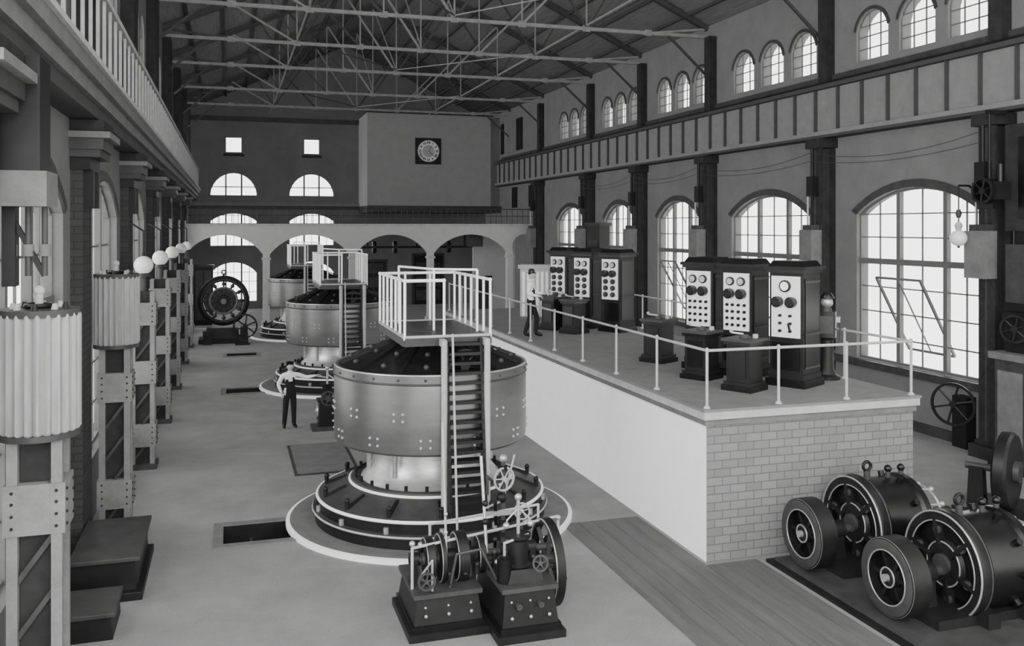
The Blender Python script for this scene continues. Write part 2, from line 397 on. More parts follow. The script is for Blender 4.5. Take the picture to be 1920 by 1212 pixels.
def column():
    b = B('steel_column')
    b.box(16.82, 16.9, -.24, .24, 0, 7.75, COLM); b.box(17.27, 17.35, -.24, .24, 0, 7.75, COLM); b.box(16.9, 17.27, -.06, .06, 0, 7.75, MIDD)
    b.box(16.80, 16.82, -.03, .03, .4, 7.7, MIDD)
    for k in range(11):
        z = .4+k*.7; b.bar((16.86, -.22, z), (16.86, .22, z+.6), .1, .05, COLM) if k % 2 else b.bar((16.86, .22, z), (16.86, -.22, z+.6), .1, .05, COLM)
    b.box(16.7, 17.35, -.35, .35, 7.75, 8.03, COLM); b.box(16.65, 17.35, -.38, .38, 0, .3, COLM)
    b.box(17.05, 17.35, -.2, .2, 9.73, 12.5, COLM)
    b.box(16.45, 16.82, -.3, .3, 4.2, 5.3, MID); b.box(16.5, 16.82, -.2, .2, 5.3, 5.45, MIDD)
    b.box(16.6, 16.82, -.15, .15, 6.3, 6.9, DARK); b.cyl((16.7, 0, 6.9), (16.7, 0, 7.75), .05, DARK)
    b.cyl((16.62, .1, 5.4), (16.62, .1, 6.3), .03, LIGHT)
    return b.done()
c0 = column(); c0.location = (0, cy[0], 0)
for y in cy[1:]: inst(c0, (0, y, 0))
b = B('overhead_wires')
for k, (z, sag) in enumerate(((7.6, .3), (7.35, .2))):
    for i in range(len(cy)-2):
        pts = [(16.62, cy[i]+(cy[i+1]-cy[i])*t/8, z-sag*(1-(2*t/8-1)**2)) for t in range(9)]
        b.path(pts, .009, MIDD, 5)
b.done()

# ------------------------------------------------------------ left side
b = B('gallery_beam')
b.box(XL, -1.9, 8, YB, 7.3, 7.5, MID); b.box(XL, -1.8, 8, YB, 7.5, 7.7, MID); b.box(XL, -1.74, 8, YB, 7.7, 7.78, LIGHT); b.box(XL, -1.98, 8, YB, 7.1, 7.3, GIRDD)
b.done()
b = B('gallery_balustrade')
b.box(-1.98, -1.86, 8, YB, 9.0, 9.1, LIGHT); b.box(-1.96, -1.86, 8, YB, 7.78, 7.88, MID)
y = 8.3
while y < YB: b.box(-1.935, -1.885, y-.02, y+.02, 7.88, 9.0, LIGHT); y += .75
b.done()
for y in [9.2, 16.25, 23.1, 29.9, 36.7, 43.6, 49.85]:
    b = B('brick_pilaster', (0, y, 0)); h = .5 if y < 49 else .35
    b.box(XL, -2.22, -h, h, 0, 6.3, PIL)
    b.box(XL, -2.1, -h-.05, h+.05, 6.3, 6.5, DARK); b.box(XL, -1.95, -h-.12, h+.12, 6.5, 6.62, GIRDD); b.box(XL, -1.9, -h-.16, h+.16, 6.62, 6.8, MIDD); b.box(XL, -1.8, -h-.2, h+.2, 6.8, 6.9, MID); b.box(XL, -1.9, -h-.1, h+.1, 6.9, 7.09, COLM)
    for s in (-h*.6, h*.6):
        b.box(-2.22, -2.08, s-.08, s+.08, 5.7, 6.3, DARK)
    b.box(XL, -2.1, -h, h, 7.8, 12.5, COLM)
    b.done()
def post(kind):
    b = B('insulator_post' if kind == 'drum' else 'globe_lamp_post')
    zt = 3.35 if kind == 'drum' else 3.95
    for s in (-1, 1):
        for u in (-1, 1): b.box(u*.2-.05, u*.2+.05, s*.2-.045, s*.2+.045, .1, zt, POST)
    b.box(-.15, .15, -.14, .14, .1, zt, COLM)
    for z in [.2+.55*k for k in range(int((zt-.3)/.55))]:
        b.bar((-.18, -.2, z), (.18, -.2, z+.5), .03, .05, MIDD)
    b.box(-.3, .3, -.3, .3, 0, .12, MIDD)
    for z in ((.5, 2.35) if kind == 'drum' else (.5, 1.9, 3.2)):
        b.box(-.28, .28, -.26, .26, z, z+.5, POST)
        for u in (-.2, .2):
            for w in (.08, .2, .32, .43): b.sph((u, -.265, z+w), .016, DARK, n=6, h=4); b.sph((.285, u, z+w), .016, DARK, n=6, h=4)
    if kind == 'drum':
        b.lathe([(.3, 3.3), (.36, 3.36), (.36, 4.5), (.33, 4.56)], FLUTE, n=160, flute=.06, fn=24)
        b.disc([(.38, 3.28), (.38, 3.34)], MIDD, n=40); b.disc([(.375, 4.5), (.375, 4.57)], MIDD, n=40)
        for i in range(8):
            a = i*pi/4; b.cyl((.24*math.cos(a), .24*math.sin(a), 4.57), (.24*math.cos(a), .24*math.sin(a), 4.63), .035, LIGHT if i % 3 else DARK, .02, 8)
        b.cyl((0, 0, 4.57), (0, 0, 4.75), .04, LIGHT); b.sph((0, 0, 4.75), .055, LIGHT); b.torus((0, 0, 4.6), (0, 0, 1), .12, .025, DARK, 24)
    else:
        b.cyl((0, 0, zt), (0, 0, 4.32), .06, MIDD); b.disc([(.15, 4.28), (.11, 4.36)], MIDD, n=20)
        b.sph((0, 0, 4.53), .21, GLOBE, n=24, h=16); b.cyl((0, 0, 4.72), (0, 0, 4.86), .04, DARK, .02)
        b.path([(0, 0, 4.86), (0, 0, 5.3), (-.3, 0, 5.5)], .02, DARK)
    return b.done()
p0 = post('drum'); p0.location = (-1.84, 10.2, 0); inst(p0, (-1.9, 17.3, 0))
p1 = post('globe'); p1.location = (-1.84, 21.9, 0)
for y in (26.8, 32.2, 38.0, 43.0): inst(p1, (-1.82, y, 0))
b = B('overhead_switch_gear', (-1.84, 10.2, 0))
b.box(-.35, .12, -.3, .3, 5.6, 5.95, MID); b.box(-.36, .06, -.3, .25, 5.95, 7.08, DARK)
for x in (-.25, -.1, .05): b.cyl((x, 0, 4.9), (x, 0, 5.6), .03, MIDD); b.cyl((x, 0, 5.1), (x, 0, 5.22), .055, MID)
b.bar((-.3, .0, 5.6), (.05, .0, 4.9), .05, .05, DARK); b.box(-.32, -.2, -.1, .1, 4.8, 5.6, DARK); b.done()
b = B('equipment_box'); b.box(-2.2, -1.2, 14.1, 16.2, 0, .12, DARK); b.box(-2.2, -1.28, 14.2, 16.1, .12, .55, DARK, .02); b.box(-2.2, -1.23, 14.15, 16.15, .55, .61, MIDD)
b.done(.01)
b = B('equipment_box'); b.box(-2.3, -1.45, 12.85, 13.75, 0, .3, DARK, .02); b.box(-2.32, -1.42, 12.82, 13.78, .3, .36, MIDD); b.done(.01)

# ------------------------------------------------------------ generator
def generator():
    b = B('turbine_generator')
    b.lathe([(2.65, 0), (2.65, .07), (2.58, .09)], WHITE, n=96)
    b.lathe([(2.58, .09), (2.42, .07), (2.1, .06)], MID, n=96)
    b.lathe([(2.13, .05), (2.13, .24)], DARK, n=96); b.lathe([(2.17, .24), (2.17, .3), (2.1, .3)], MIDD, n=96)
    b.lathe([(2.17, .24), (2.1, .24)], MIDD, n=96)
    b.lathe([(2.08, .3), (2.08, .5)], DARK, n=96)
    b.torus((0, 0, .5), (0, 0, 1), 2.09, .03, WHITE, 96); b.torus((0, 0, .27), (0, 0, 1), 2.17, .018, LIGHT, 96)
    b.lathe([(2.08, .52), (1.9, .56), (1.5, .74)], MIDD, n=96)
    b.lathe([(1.5, .72), (1.48, .8), (1.42, .82), (1.42, .78), (1.3, .78)], MIDD, n=96); b.torus((0, 0, .74), (0, 0, 1), 1.5, .03, WHITE, 96)
    b.lathe([(1.3, .78), (1.22, .86), (1.12, .98), (1.06, 1.15), (1.03, 1.35), (1.03, 1.6)], METAL, n=64)
    for i in range(24):
        a = 2*pi*i/24; c, s = math.cos(a), math.sin(a)
        b.cyl((1.4*c, 1.4*s, .78), (1.4*c, 1.4*s, .9), .03, DARK, n=8)
    for i in range(14):
        a = 2*pi*i/14+.1; c, s = math.cos(a), math.sin(a)
        b.cyl((1.98*c, 1.98*s, .52), (1.98*c, 1.98*s, .66), .04, DARK, n=8); b.sph((1.98*c, 1.98*s, .68), .05, DARK, n=8, h=6)
        b.bar((1.6*c, 1.6*s, .7), (1.95*c, 1.95*s, .57), .05, .05, DARK)
        b.cyl((2.1*c, 2.1*s, .3), (2.1*c, 2.1*s, .4), .045, METAL, n=8)
    for i in range(8):
        a = 2*pi*i/8; c, s = math.cos(a), math.sin(a)
        b.cyl((1.16*c, 1.16*s, .95), (1.16*c, 1.16*s, 1.5), .045, METAL, n=8)
    b.lathe([(1.0, 1.52), (1.7, 1.5), (1.74, 1.5), (1.78, 1.54), (1.79, 1.7), (1.79, 2.62), (1.77, 2.72), (1.8, 2.74), (1.8, 2.86), (1.72, 2.88), (1.7, 2.8), (1.6, 2.8)], DRUM, n=96)
    b.lathe([(1.72, 2.87), (1.3, 3.02), (.55, 3.32), (.5, 3.36)], DARK, n=64)
    b.torus((0, 0, 2.87), (0, 0, 1), 1.77, .022, METAL, 96); b.torus((0, 0, 2.72), (0, 0, 1), 1.79, .018, MIDD, 96)
    b.lathe([(.55, 3.32), (.5, 3.42), (.3, 3.45), (.001, 3.46)], METAL, n=32)
    for i in range(12):
        a = 2*pi*i/12; c, s = math.cos(a), math.sin(a)
        b.bar((1.66*c, 1.66*s, 2.92), (.56*c, .56*s, 3.34), .07, .05, DARK)
        for r in (1.5, 1.1): b.sph((r*math.cos(a+.26), r*math.sin(a+.26), 2.95+(1.5-r)*.4+.03), .05, MIDD, n=8, h=6)
    for i in range(24):
        a = 2*pi*i/24
        for z in ((1.66, 1.78) if i % 2 else (2.1, 2.22)):
            for da in (-.045, .045): b.sph((1.795*math.cos(a+da), 1.795*math.sin(a+da), z), .026, LIGHT, n=8, h=5)
    for i in range(24):
        a = 2*pi*i/24; b.sph((1.8*math.cos(a), 1.8*math.sin(a), 2.8), .025, MIDD, n=6, h=4)
    x0, x1, y0, y1, zd = -.8, .7, -1.62, 1.0, 3.48
    b.box(x0, x1, y0, y1, zd, zd+.05, MIDD)
    for q in ((x0, y0, x1, y0), (x1, y0, x1, y1), (x1, y1, x0, y1), (x0, y1, x0, y0)): b.bar((q[0], q[1], zd-.04), (q[2], q[3], zd-.04), .05, .14, MIDD)
    for q in ((x0, y0, x1, y0), (x1, y0, x1, y1), (x1, y1, x0, y1), (x0, y1, x0, y0)): b.bar((q[0], q[1], zd+.05), (q[2], q[3], zd+.05), .06, .04, LIGHT)
    segs = [((x0, y0), (-.12, y0)), ((x1, y0), (x1, y1)), ((x1, y1), (x0, y1)), ((x0, y1), (x0, y0))]
    for (a, c), (d, e) in segs:
        b.cyl((a, c, zd+1), (d, e, zd+1), .028, WHITE, n=8)
        L = math.hypot(d-a, e-c); n = max(1, round(L/.46))
        for i in range(n+1):
            x = a+(d-a)*i/n; y = c+(e-c)*i/n; b.cyl((x, y, zd), (x, y, zd+1.0), .023, WHITE, n=8); b.sph((x, y, zd+1), .034, WHITE, n=8, h=6)
    b.path([(x1-.1, y0+.5, zd+1.15), (-.1, y0+.9, zd+1.15), (-.5, y1-.4, zd+1.15)], .022, WHITE)
    for p in ((x1-.1, y0+.5), (-.1, y0+.9), (-.5, y1-.4)): b.cyl((p[0], p[1], zd), (p[0], p[1], zd+1.15), .022, WHITE, n=8)
    for x in (-.17, .58): b.cyl((x, -1.85, .5), (x, -1.85, zd-.0), .055, LIGHT); b.disc([(.12, 0), (.1, .1)], MIDD, (x, -1.85, .5))
    for x in (-.17, .58): b.bar((x, -1.85, zd-.05), (x, -1.5, zd-.05), .08, .12, LIGHT)
    for x in (-.1, .5): b.bar((x, -2.0, .55), (x, -1.66, 3.48), .05, .16, DARK)
    for i in range(18):
        f = (i+.5)/18; y = -2.0+.34*f; z = .55+2.93*f; b.box(-.08, .49, y-.13, y+.11, z-.025, z+.025, DARK)
    b.cyl((-.05, -2.3, .1), (-.05, -1.95, 3.6), .02, LIGHT, n=8)
    b.wheel((.25, -1.6, 3.0), (0, 1, 0), .3, .06, DARK, 6, .05)
    X, Y = .72, -2.32
    b.cyl((X, Y, .05), (X, Y, 1.5), .04, MIDD); b.disc([(.14, .05), (.1, .14)], MIDD, (X, Y, 0))
    b.wheel((X, Y-.06, 1.22), (.3, -1, 0), .2, .03, LIGHT, 6, .028, .04); b.sph((X, Y, 1.55), .07, METAL); b.sph((X-.02, Y, .9), .09, DARK)
    b.path([(X, Y, 1.0), (X-.3, Y-.1, 1.3), (X-.3, Y-.1, 1.0)], .025, MIDD); b.path([(X, Y, .7), (X+.35, Y+.1, .6), (X+.35, Y+.1, .1)], .03, MIDD)
    b.wheel((X+.35, Y+.06, .62), (0, -1, .4), .14, .03, LIGHT, 5, .022, .03); b.path([(X-.4, Y-.2, .8), (X, Y, .85), (X+.2, Y, 1.6)], .02, METAL)
    for z in (.3, .5, 1.4): b.disc([(.08, -.03), (.08, .03)], DARK, (X, Y, z))
    return b.done()
g0 = generator(); g0.location = (3.62, 16.74, 0)
inst(g0, (3.6, 31.35, 0)); inst(g0, (3.6, 45.95, 0))

# ------------------------------------------------------------ governor machine
def governor():
    b = B('governor_machine', (3.3, 12.0, 0))
    def plinth(x0, x1, y0, y1, h):
        b.box(x0-.08, x1+.08, y0-.08, y1+.08, 0, .1, DARK); b.box(x0-.03, x1+.03, y0-.03, y1+.03, .1, .18, BLACK)
        b.box(x0, x1, y0, y1, .18, h, DARK, .05); b.box(x0, x1, y0, y1, h, h+.06, MIDD)
        for k in range(3):
            xx = x0+(x1-x0)*(k+.5)/3; b.sph((xx, y0-.01, .3), .025, METAL, n=8, h=6)
            b.sph((xx, y0+.02, h-.12), .018, METAL, n=8, h=6)
    plinth(-1.0, -.08, -.35, .8, .52); plinth(.08, .85, -.75, .6, .62)
    b.cyl((-.98, .1, .88), (1.12, .1, .88), .05, MIDD)
    for x, r, w in ((-.72, .3, .1), (-.55, .33, .05), (-.28, .33, .14), (.0, .26, .08)):
        b.disc([(r-.03, -w/2-.01), (r, -w/2), (r, w/2), (r-.03, w/2+.01)], DARK, (x, .1, .88), (1, 0, 0), 40)
        b.torus((x-w/2, .1, .88), (1, 0, 0), r-.02, .012, METAL, 40); b.disc([(.09, -w), (.09, w)], MIDD, (x, .1, .88), (1, 0, 0), 20)
    for x in (-.92, -.42, -.12, .35, .75): b.box(x-.05, x+.05, 0, .2, .55, .9, DARK, .01); b.disc([(.09, -.06), (.09, .06)], DARK, (x, .1, .9), (1, 0, 0), 16)
    b.box(.2, .7, -.6, .05, .68, .85, BLACK, .03); b.disc([(.17, 0), (.17, .05), (.13, .08), (.13, .38), (.17, .42), (.17, .46)], DARK, (.42, -.35, .8))
    b.cyl((.42, -.35, 1.2), (.42, -.35, 1.75), .025, METAL); b.sph((.42, -.35, 1.75), .05, METAL)
    b.disc([(.1, 0), (.1, .3), (.05, .34)], BLACK, (.18, -.5, .7)); b.path([(.18, -.5, 1.0), (.18, -.5, 1.2), (.55, -.4, 1.25)], .02, METAL)
    for x, y in ((.3, -.72), (.6, -.72)): b.cyl((x, y, .45), (x, y-.08, .45), .04, MIDD)
    for s in (-1, 1): b.path([(.42, -.35, 1.6), (.42+s*.16, -.35, 1.45), (.42+s*.16, -.35, 1.4)], .012, METAL); b.sph((.42+s*.17, -.35, 1.38), .045, METAL)
    b.wheel((1.0, .1, .66), (1, 0, 0), .6, .12, DARK, 6, .07, .11, MIDD); b.torus((.94, .1, .66), (1, 0, 0), .58, .013, METAL, 60)
    b.wheel((1.12, .25, .62), (1, 0, 0), .34, .08, DARK, 6, .05, .08)
    b.disc([(.12, -.1), (.12, .1)], MIDD, (1.0, .1, .66), (1, 0, 0), 20); b.cyl((.2, .1, .66), (1.2, .1, .66), .05, MIDD)
    b.path([(-.98, -.1, .55), (-.98, -.1, 1.12), (1.25, .35, 1.2), (1.25, .35, .35)], .02, LIGHT)
    b.path([(-.6, .55, .55), (-.6, .55, 1.2), (1.1, .8, 1.25), (1.1, .8, .5)], .02, LIGHT)
    b.box(1.12, 1.35, .25, .6, .3, .34, DARK); b.cyl((1.24, .4, 0), (1.24, .4, .34), .03, DARK)
    for x in (-.98, 1.25): b.sph((x, -.1 if x < 0 else .35, 1.18), .04, METAL)
    b.cyl((-.5, -.05, .9), (-.5, .2, 2.7), .016, LIGHT, n=8); b.cyl((.05, -.1, .95), (.05, .2, 2.2), .022, METAL, n=8)
    for z in (1.05, 1.25, 1.5): b.sph((-.5, 0, z), .03, METAL, n=8, h=6); b.sph((.05, -.02, z+.1), .045, DARK, n=8, h=6)
    b.path([(-.9, -.2, .75), (-.75, -.3, 1.0), (-.75, -.3, .6)], .016, METAL); b.path([(-.5, -.25, .6), (-.42, -.3, 1.05), (-.1, -.35, 1.1), (.1, -.4, .7)], .018, MIDD)
    b.bar((.05, 0, 1.45), (.6, .25, 1.35), .04, .06, METAL); b.bar((.3, .3, 1.2), (.2, 0, 1.6), .05, .06, DARK)
    b.wheel((-.85, -.42, .78), (0, -1, 0), .12, .03, MIDD, 5, .025, .03); b.wheel((.62, -.68, .95), (0, -1, .2), .11, .03, MIDD, 5, .025, .03)
    random.seed(8)
    for i in range(26):
        x = random.uniform(-.9, .75); y = random.uniform(-.25, .5); z = random.uniform(.55, .8); h = random.uniform(.08, .3); r = random.uniform(.02, .045)
        b.cyl((x, y, z), (x, y, z+h), r, random.choice([MIDD, DARK, DARK, BLACK]), n=8); b.sph((x, y, z+h), r*1.1, random.choice([METAL, DARK, MIDD]), n=8, h=6)
    return b.done()
governor()
b = B('governor_stand', (2.5, 24.6, 0))
b.box(-.42, .35, -.3, .3, 0, .1, MIDD); b.box(-.25, .25, -.22, .22, .1, .75, BLACK, .04); b.box(-.27, .27, -.24, .24, .75, .8, DARK)
b.disc([(.15, .8), (.13, .9), (.13, 1.15), (.16, 1.2)], DARK); b.cyl((0, 0, 1.2), (0, 0, 1.62), .03, METAL); b.sph((0, 0, 1.62), .06, METAL)
b.wheel((0, -.27, .85), (0, -1, 0), .2, .05, MIDD, 6, .04); b.wheel((-.28, 0, .5), (1, 0, 0), .22, .05, METAL, 6, .03)
b.path([(0, 0, 1.36), (-.3, 0, 1.42), (-.33, 0, 1.42)], .018, METAL); b.path([(.2, -.1, .8), (.22, -.1, 1.3), (.0, 0, 1.45)], .02, METAL)
for z in (.25, .45, .65): b.sph((.12, -.25, z), .03, METAL, n=8, h=6)
b.done()

# ------------------------------------------------------------ switchboard platform
PX0, PX1, PY0, PY1, PZ = 7.32, 11.35, 12.98, 31.0, 2.47
b = B('switchboard_platform')
vs = [(PX0, PY0, 0), (PX1, PY0, 0), (PX1, PY1, 0), (PX0, PY1, 0), (PX0, PY0, 2.24), (PX1, PY0, 2.24), (PX1, PY1, 2.24), (PX0, PY1, 2.24)]
b.add(vs, [(0, 1, 5, 4), (1, 2, 6, 5), (2, 3, 7, 6), (3, 0, 4, 7), (0, 3, 2, 1)], [PBRICK, PBRICK, PBRICK, PLAST, PBRICK])
b.box(PX0-.04, PX1+.04, PY0-.04, PY1+.04, 2.2, 2.3, MID); b.box(PX0-.08, PX1+.08, PY0-.08, PY1+.08, 2.3, 2.43, LIGHT)
b.box(PX0-.1, PX1+.1, PY0-.1, PY1+.1, 2.43, PZ, DECKM)
b.done()
b = B('platform_railing')
x0, x1, y0, y1 = PX0+.02, PX1-.02, PY0+.02, PY1-.1
def rail(p, q, sp):
    L = math.hypot(q[0]-p[0], q[1]-p[1]); n = max(1, round(L/sp))
    b.cyl((p[0], p[1], PZ+.93), (q[0], q[1], PZ+.93), .024, LIGHT, n=8)
    for i in range(n+1):
        x = p[0]+(q[0]-p[0])*i/n; y = p[1]+(q[1]-p[1])*i/n
        b.cyl((x, y, PZ), (x, y, PZ+.95), .024, LIGHT, n=8); b.sph((x, y, PZ+.95), .032, LIGHT, n=8, h=6); b.disc([(.06, 0), (.04, .04)], LIGHT, (x, y, PZ), n=12)
rail((x0, y0), (x0, y1), 1.75); rail((x0, y0), (x1, y0), 1.35); rail((x1, y0), (x1, y1), 1.75)
b.done()

def rot(a): return math.radians(a)
def panel(kind, loc, a):
    b = B('instrument_switchboard', loc, -a)
    w = .33
    b.box(-w-.06, w+.06, -w-.06, w+.06, 0, .14, BLACK); b.box(-w-.02, w+.02, -w-.02, w+.02, .14, .24, DARK)
    b.box(-w, w, -w, w, .24, 2.08, DARK); b.box(-w-.04, w+.04, -w-.04, w+.04, 2.08, 2.14, BLACK); b.box(-w-.08, w+.08, -w-.08, w+.08, 2.14, 2.2, DARK); b.box(-w-.02, w+.02, -w-.02, w+.02, 2.2, 2.3, BLACK, .06)
    b.box(w, w+.015, -w+.07, w-.07, .34, 1.98, BLACK)
    for z in (.34, .95, 1.9): b.box(w+.015, w+.03, -w+.05, w-.05, z, z+.04, MIDD)
    b.box(-w+.05, w-.05, -w-.03, -w, .9, 2.02, MARBLE)
    b.box(-w+.06, w-.06, -w-.02, -w, .3, .8, BLACK)
    F = -w-.03
    def g(x, z, r, m1=DARK, m2=LIGHT, d=.07):
        b.disc([(r, 0), (r, d), (r*.85, d+.01)], m1, (x, F, z), (0, -1, 0), 24); b.disc([(r*.75, 0), (r*.75, .012)], m2, (x, F-d, z), (0, -1, 0), 24)
    if kind == 'C':
        g(0, 1.84, .11, DARK, WHITE, .04); g(-.14, 1.55, .1, BLACK, DARK, .1); g(.13, 1.55, .1, BLACK, DARK, .1)
        for i in range(3):
            for x in (-.1, .1): g(x, 1.3-i*.14, .028, BLACK, BLACK, .04)
        b.bar((.1, F-.04, 1.05), (.1, F-.09, 1.17), .03, .03, BLACK)
    else:
        g(-.12, 1.86, .085, DARK, LIGHT, .04); g(.12, 1.86, .085, DARK, LIGHT, .04)
        g(-.13, 1.62, .1, BLACK, DARK, .1); g(.13, 1.62, .1, BLACK, DARK, .1)
        if kind == 'F':
            for r in range(3):
                for x in (-.13, .12): g(x, 1.4-r*.18, .07, DARK, MIDD, .05)
        else:
            for r in range(4):
                for x in (-.19, -.07, .06, .19): g(x, 1.4-r*.13, .03, BLACK, BLACK, .03)
    return b.done()
panel('C', (10.02, 14.5, PZ), rot(62)); panel('B', (9.75, 15.75, PZ), rot(62)); panel('A', (9.48, 16.75, PZ), rot(62))
panel('F', (10.4, 23.4, PZ), rot(62)); panel('F', (10.02, 24.55, PZ), rot(62)); panel('F', (9.78, 25.9, PZ), rot(62))
def pedestal():
    b = B('controller_pedestal')
    b.box(-.3, .3, -.3, .3, 0, .1, BLACK); b.box(-.27, .27, -.27, .27, .1, .16, DARK); b.box(-.23, .23, -.23, .23, .16, .82, DARK, .0)
    for q in ((-.16, .16, -.245, -.23), (-.16, .16, .23, .245)): b.box(*q, .24, .74, BLACK)
    b.box(-.245, -.23, -.16, .16, .24, .74, BLACK)
    b.box(-.27, .27, -.27, .27, .82, .88, BLACK); b.box(-.3, .3, -.3, .3, .88, .93, MIDD)
    b.disc([(.1, .93), (.07, .99)], MIDD, n=20); b.bar((-.02, 0, 1.0), (-.22, -.08, 1.02), .03, .03, METAL); b.sph((-.22, -.08, 1.04), .035, LIGHT); b.disc([(.05, .93), (.05, 1.0)], LIGHT, (.15, .12, 0), n=16)
    return b.done()
q0 = pedestal(); q0.location = (8.72, 15.65, PZ); q0.rotation_euler[2] = -rot(62)
for p in ((8.83, 14.3), (8.9, 17.85), (9.05, 23.3), (9.2, 25.2), (8.8, 24.3)): inst(q0, (p[0], p[1], PZ), -rot(62))
b = B('switch_cabinet', (9.35, 27.3, PZ), -rot(30))
b.box(-.5, .5, -.25, .25, 0, 1.6, LIGHT); b.box(-.56, .56, -.3, .3, 1.6, 1.72, LIGHT)
for i in range(6): b.box(-.42+i*.15, -.34+i*.15, -.3, -.25, .1, 1.5, WHITE)
b.box(-.56, .56, -.3, .3, 0, .08, MID); b.done()
b = B('relay_cabinet', (10.9, 26.0, PZ), -rot(62)); b.box(-.3, .3, -.3, .3, 0, .1, BLACK); b.box(-.25, .25, -.25, .25, .1, 2.95, DARK); b.box(-.3, .3, -.3, .3, 2.95, 3.05, BLACK); b.box(-.2, .2, -.27, -.25, .4, 2.5, BLACK); b.done()
b = B('instrument_stand', (10.98, 14.85, PZ), -rot(40))  # stand built for a small unidentified shape at the end of the switchboards
b.disc([(.24, 0), (.24, .06), (.17, .1), (.13, .2), (.11, .75), (.15, .8)], DARK)
b.box(-.16, .16, -.12, .12, .8, 1.3, BLACK); b.box(-.12, .12, -.135, -.12, .88, 1.22, MIDD); b.box(-.24, .24, -.1, .1, 1.1, 1.2, LIGHT)
b.disc([(.1, 1.3), (.07, 1.38)], MIDD); b.sph((0, 0, 1.47), .11, METAL); b.disc([(.13, 1.55), (.13, 1.58), (.07, 1.66)], BLACK)
b.path([(.24, 0, 1.15), (.24, 0, .7), (.12, 0, .5)], .02, MIDD); b.path([(-.24, 0, 1.15), (-.24, 0, .8), (-.12, 0, .65)], .02, MIDD); b.done()

# ------------------------------------------------------------ rotary dynamos
b = B('machine_bedplate'); b.box(8.25, 13.4, 7.6, 12.72, 0, .05, DARK); b.box(8.35, 13.3, 7.7, 12.62, .05, .1, MIDD); b.done()
def dynamo():
    b = B('exciter_dynamo'); z = .72
    ax = (1, 0, 0); c0 = (0, 0, z-.08)
    # belt pulley: rim, recessed web with spokes, hub
    b.lathe([(.36, -.02), (.5, -.02)], MIDD, c0, ax, 56); b.lathe([(.5, -.02), (.53, 0), (.53, .27), (.5, .29), (.47, .27), (.47, .1), (.36, .1), (.36, -.02)], DARK, c0, ax, 56)
    b.torus(c0, ax, .51, .012, METAL, 56); b.torus((-.02, 0, z-.08), ax, .36, .01, METAL, 40)
    b.disc([(.37, .12), (.37, .16)], BLACK, c0, ax, 40); b.disc([(.13, .0), (.16, .14)], DARK, c0, ax, 30); b.disc([(.05, -.06), (.05, .02)], METAL, c0, ax, 20); b.torus((0, 0, z-.08), ax, .13, .012, METAL, 30)
    for i in range(6):
        a = 2*pi*i/6; b.bar((.09, .1*math.cos(a), z-.08+.1*math.sin(a)), (.09, .38*math.cos(a), z-.08+.38*math.sin(a)), .07, .05, DARK)
    b.cyl((0, 0, z-.08), (2.7, 0, z-.08), .07, MIDD)
    b.box(.45, .7, -.16, .16, .1, z-.1, DARK, .03); b.disc([(.15, -.14), (.15, .14)], DARK, (.57, 0, z-.08), ax, 24)
    b.box(.35, 2.5, -.55, .55, .1, .22, DARK)
    b.lathe([(.58, 0), (.7, 0), (.73, .03), (.73, .16), (.7, .2)], DARK, (.9, 0, z), ax, 64); b.torus((.9, 0, z), ax, .71, .014, METAL, 64); b.torus((1.06, 0, z), ax, .73, .01, MIDD, 64); b.torus((.9, 0, z), ax, .585, .01, METAL, 64)
    b.lathe([(.7, .2), (.66, .25), (.66, .85), (.7, .9), (.7, 1.0), (.55, 1.0), (.5, .98)], BLACK, (.9, 0, z), ax, 64)
    b.disc([(.58, 0), (.58, .02)], BLACK, (1.0, 0, z), ax, 48)
    b.disc([(.3, -.04), (.34, .02)], DARK, (.97, 0, z), ax, 36); b.torus((.93, 0, z), ax, .3, .012, METAL, 36); b.disc([(.14, -.08), (.14, .02)], MIDD, (.95, 0, z), ax, 30)
    for i in range(6):
        a = 2*pi*i/6+.3; b.bar((.95, .2*math.cos(a), z+.2*math.sin(a)), (.95, .6*math.cos(a), z+.6*math.sin(a)), .12, .06, DARK); b.cyl((.94, .46*math.cos(a), z+.46*math.sin(a)), (.9, .46*math.cos(a), z+.46*math.sin(a)), .06, MIDD)
    b.cyl((1.2, 0, z+.66), (1.2, 0, z+.8), .05, MIDD); b.torus((1.2, 0, z+.87), (0, 1, 0), .07, .025, DARK, 24)
    b.disc([(.33, 0), (.33, .3), (.28, .34)], METAL, (1.93, 0, z-.03), ax, 40)
    b.torus((2.0, 0, z), ax, .52, .03, DARK, 48); b.torus((2.25, 0, z), ax, .47, .02, METAL, 48)
    for i in range(10):
        a = 2*pi*i/10; c, s = math.cos(a), math.sin(a)
        b.cyl((1.9, .5*c, z+.5*s), (2.3, .47*c, z+.47*s), .02, METAL, n=8); b.box(2.0, 2.15, .38*c-.05, .38*c+.05, z+.38*s-.05, z+.38*s+.05, LIGHT); b.sph((2.31, .47*c, z+.47*s), .045, METAL)
        if s > -.8: b.cyl((1.65, .66*c, z+.66*s), (1.65, .74*c, z+.74*s), .05, BLACK)
    b.box(2.45, 2.7, -.17, .17, .1, z, DARK, .03); b.disc([(.17, -.18), (.17, .18)], DARK, (2.58, 0, z-.06), ax, 24)
    for x in (1.1, 1.8): b.box(x-.1, x+.1, -.72, .72, .1, .3, DARK)
    for x in (1.6, 1.85): b.cyl((x, 0, z+.62), (x, 0, z+.78), .04, MIDD); b.sph((x, 0, z+.8), .06, BLACK)
    return b.done()
d0 = dynamo(); d0.location = (8.45, 12.05, .01); inst(d0, (8.5, 10.2, .01))
b = B('flywheel_drum', (14.0, 13.5, 0), .55)
b.disc([(.68, -.1), (.72, -.05), (.72, .12), (.68, .16)], DARK, (0, 0, .8), (0, 1, 0), 56); b.disc([(.2, -.2), (.2, .2)], MIDD, (0, 0, .8), (0, 1, 0), 24)
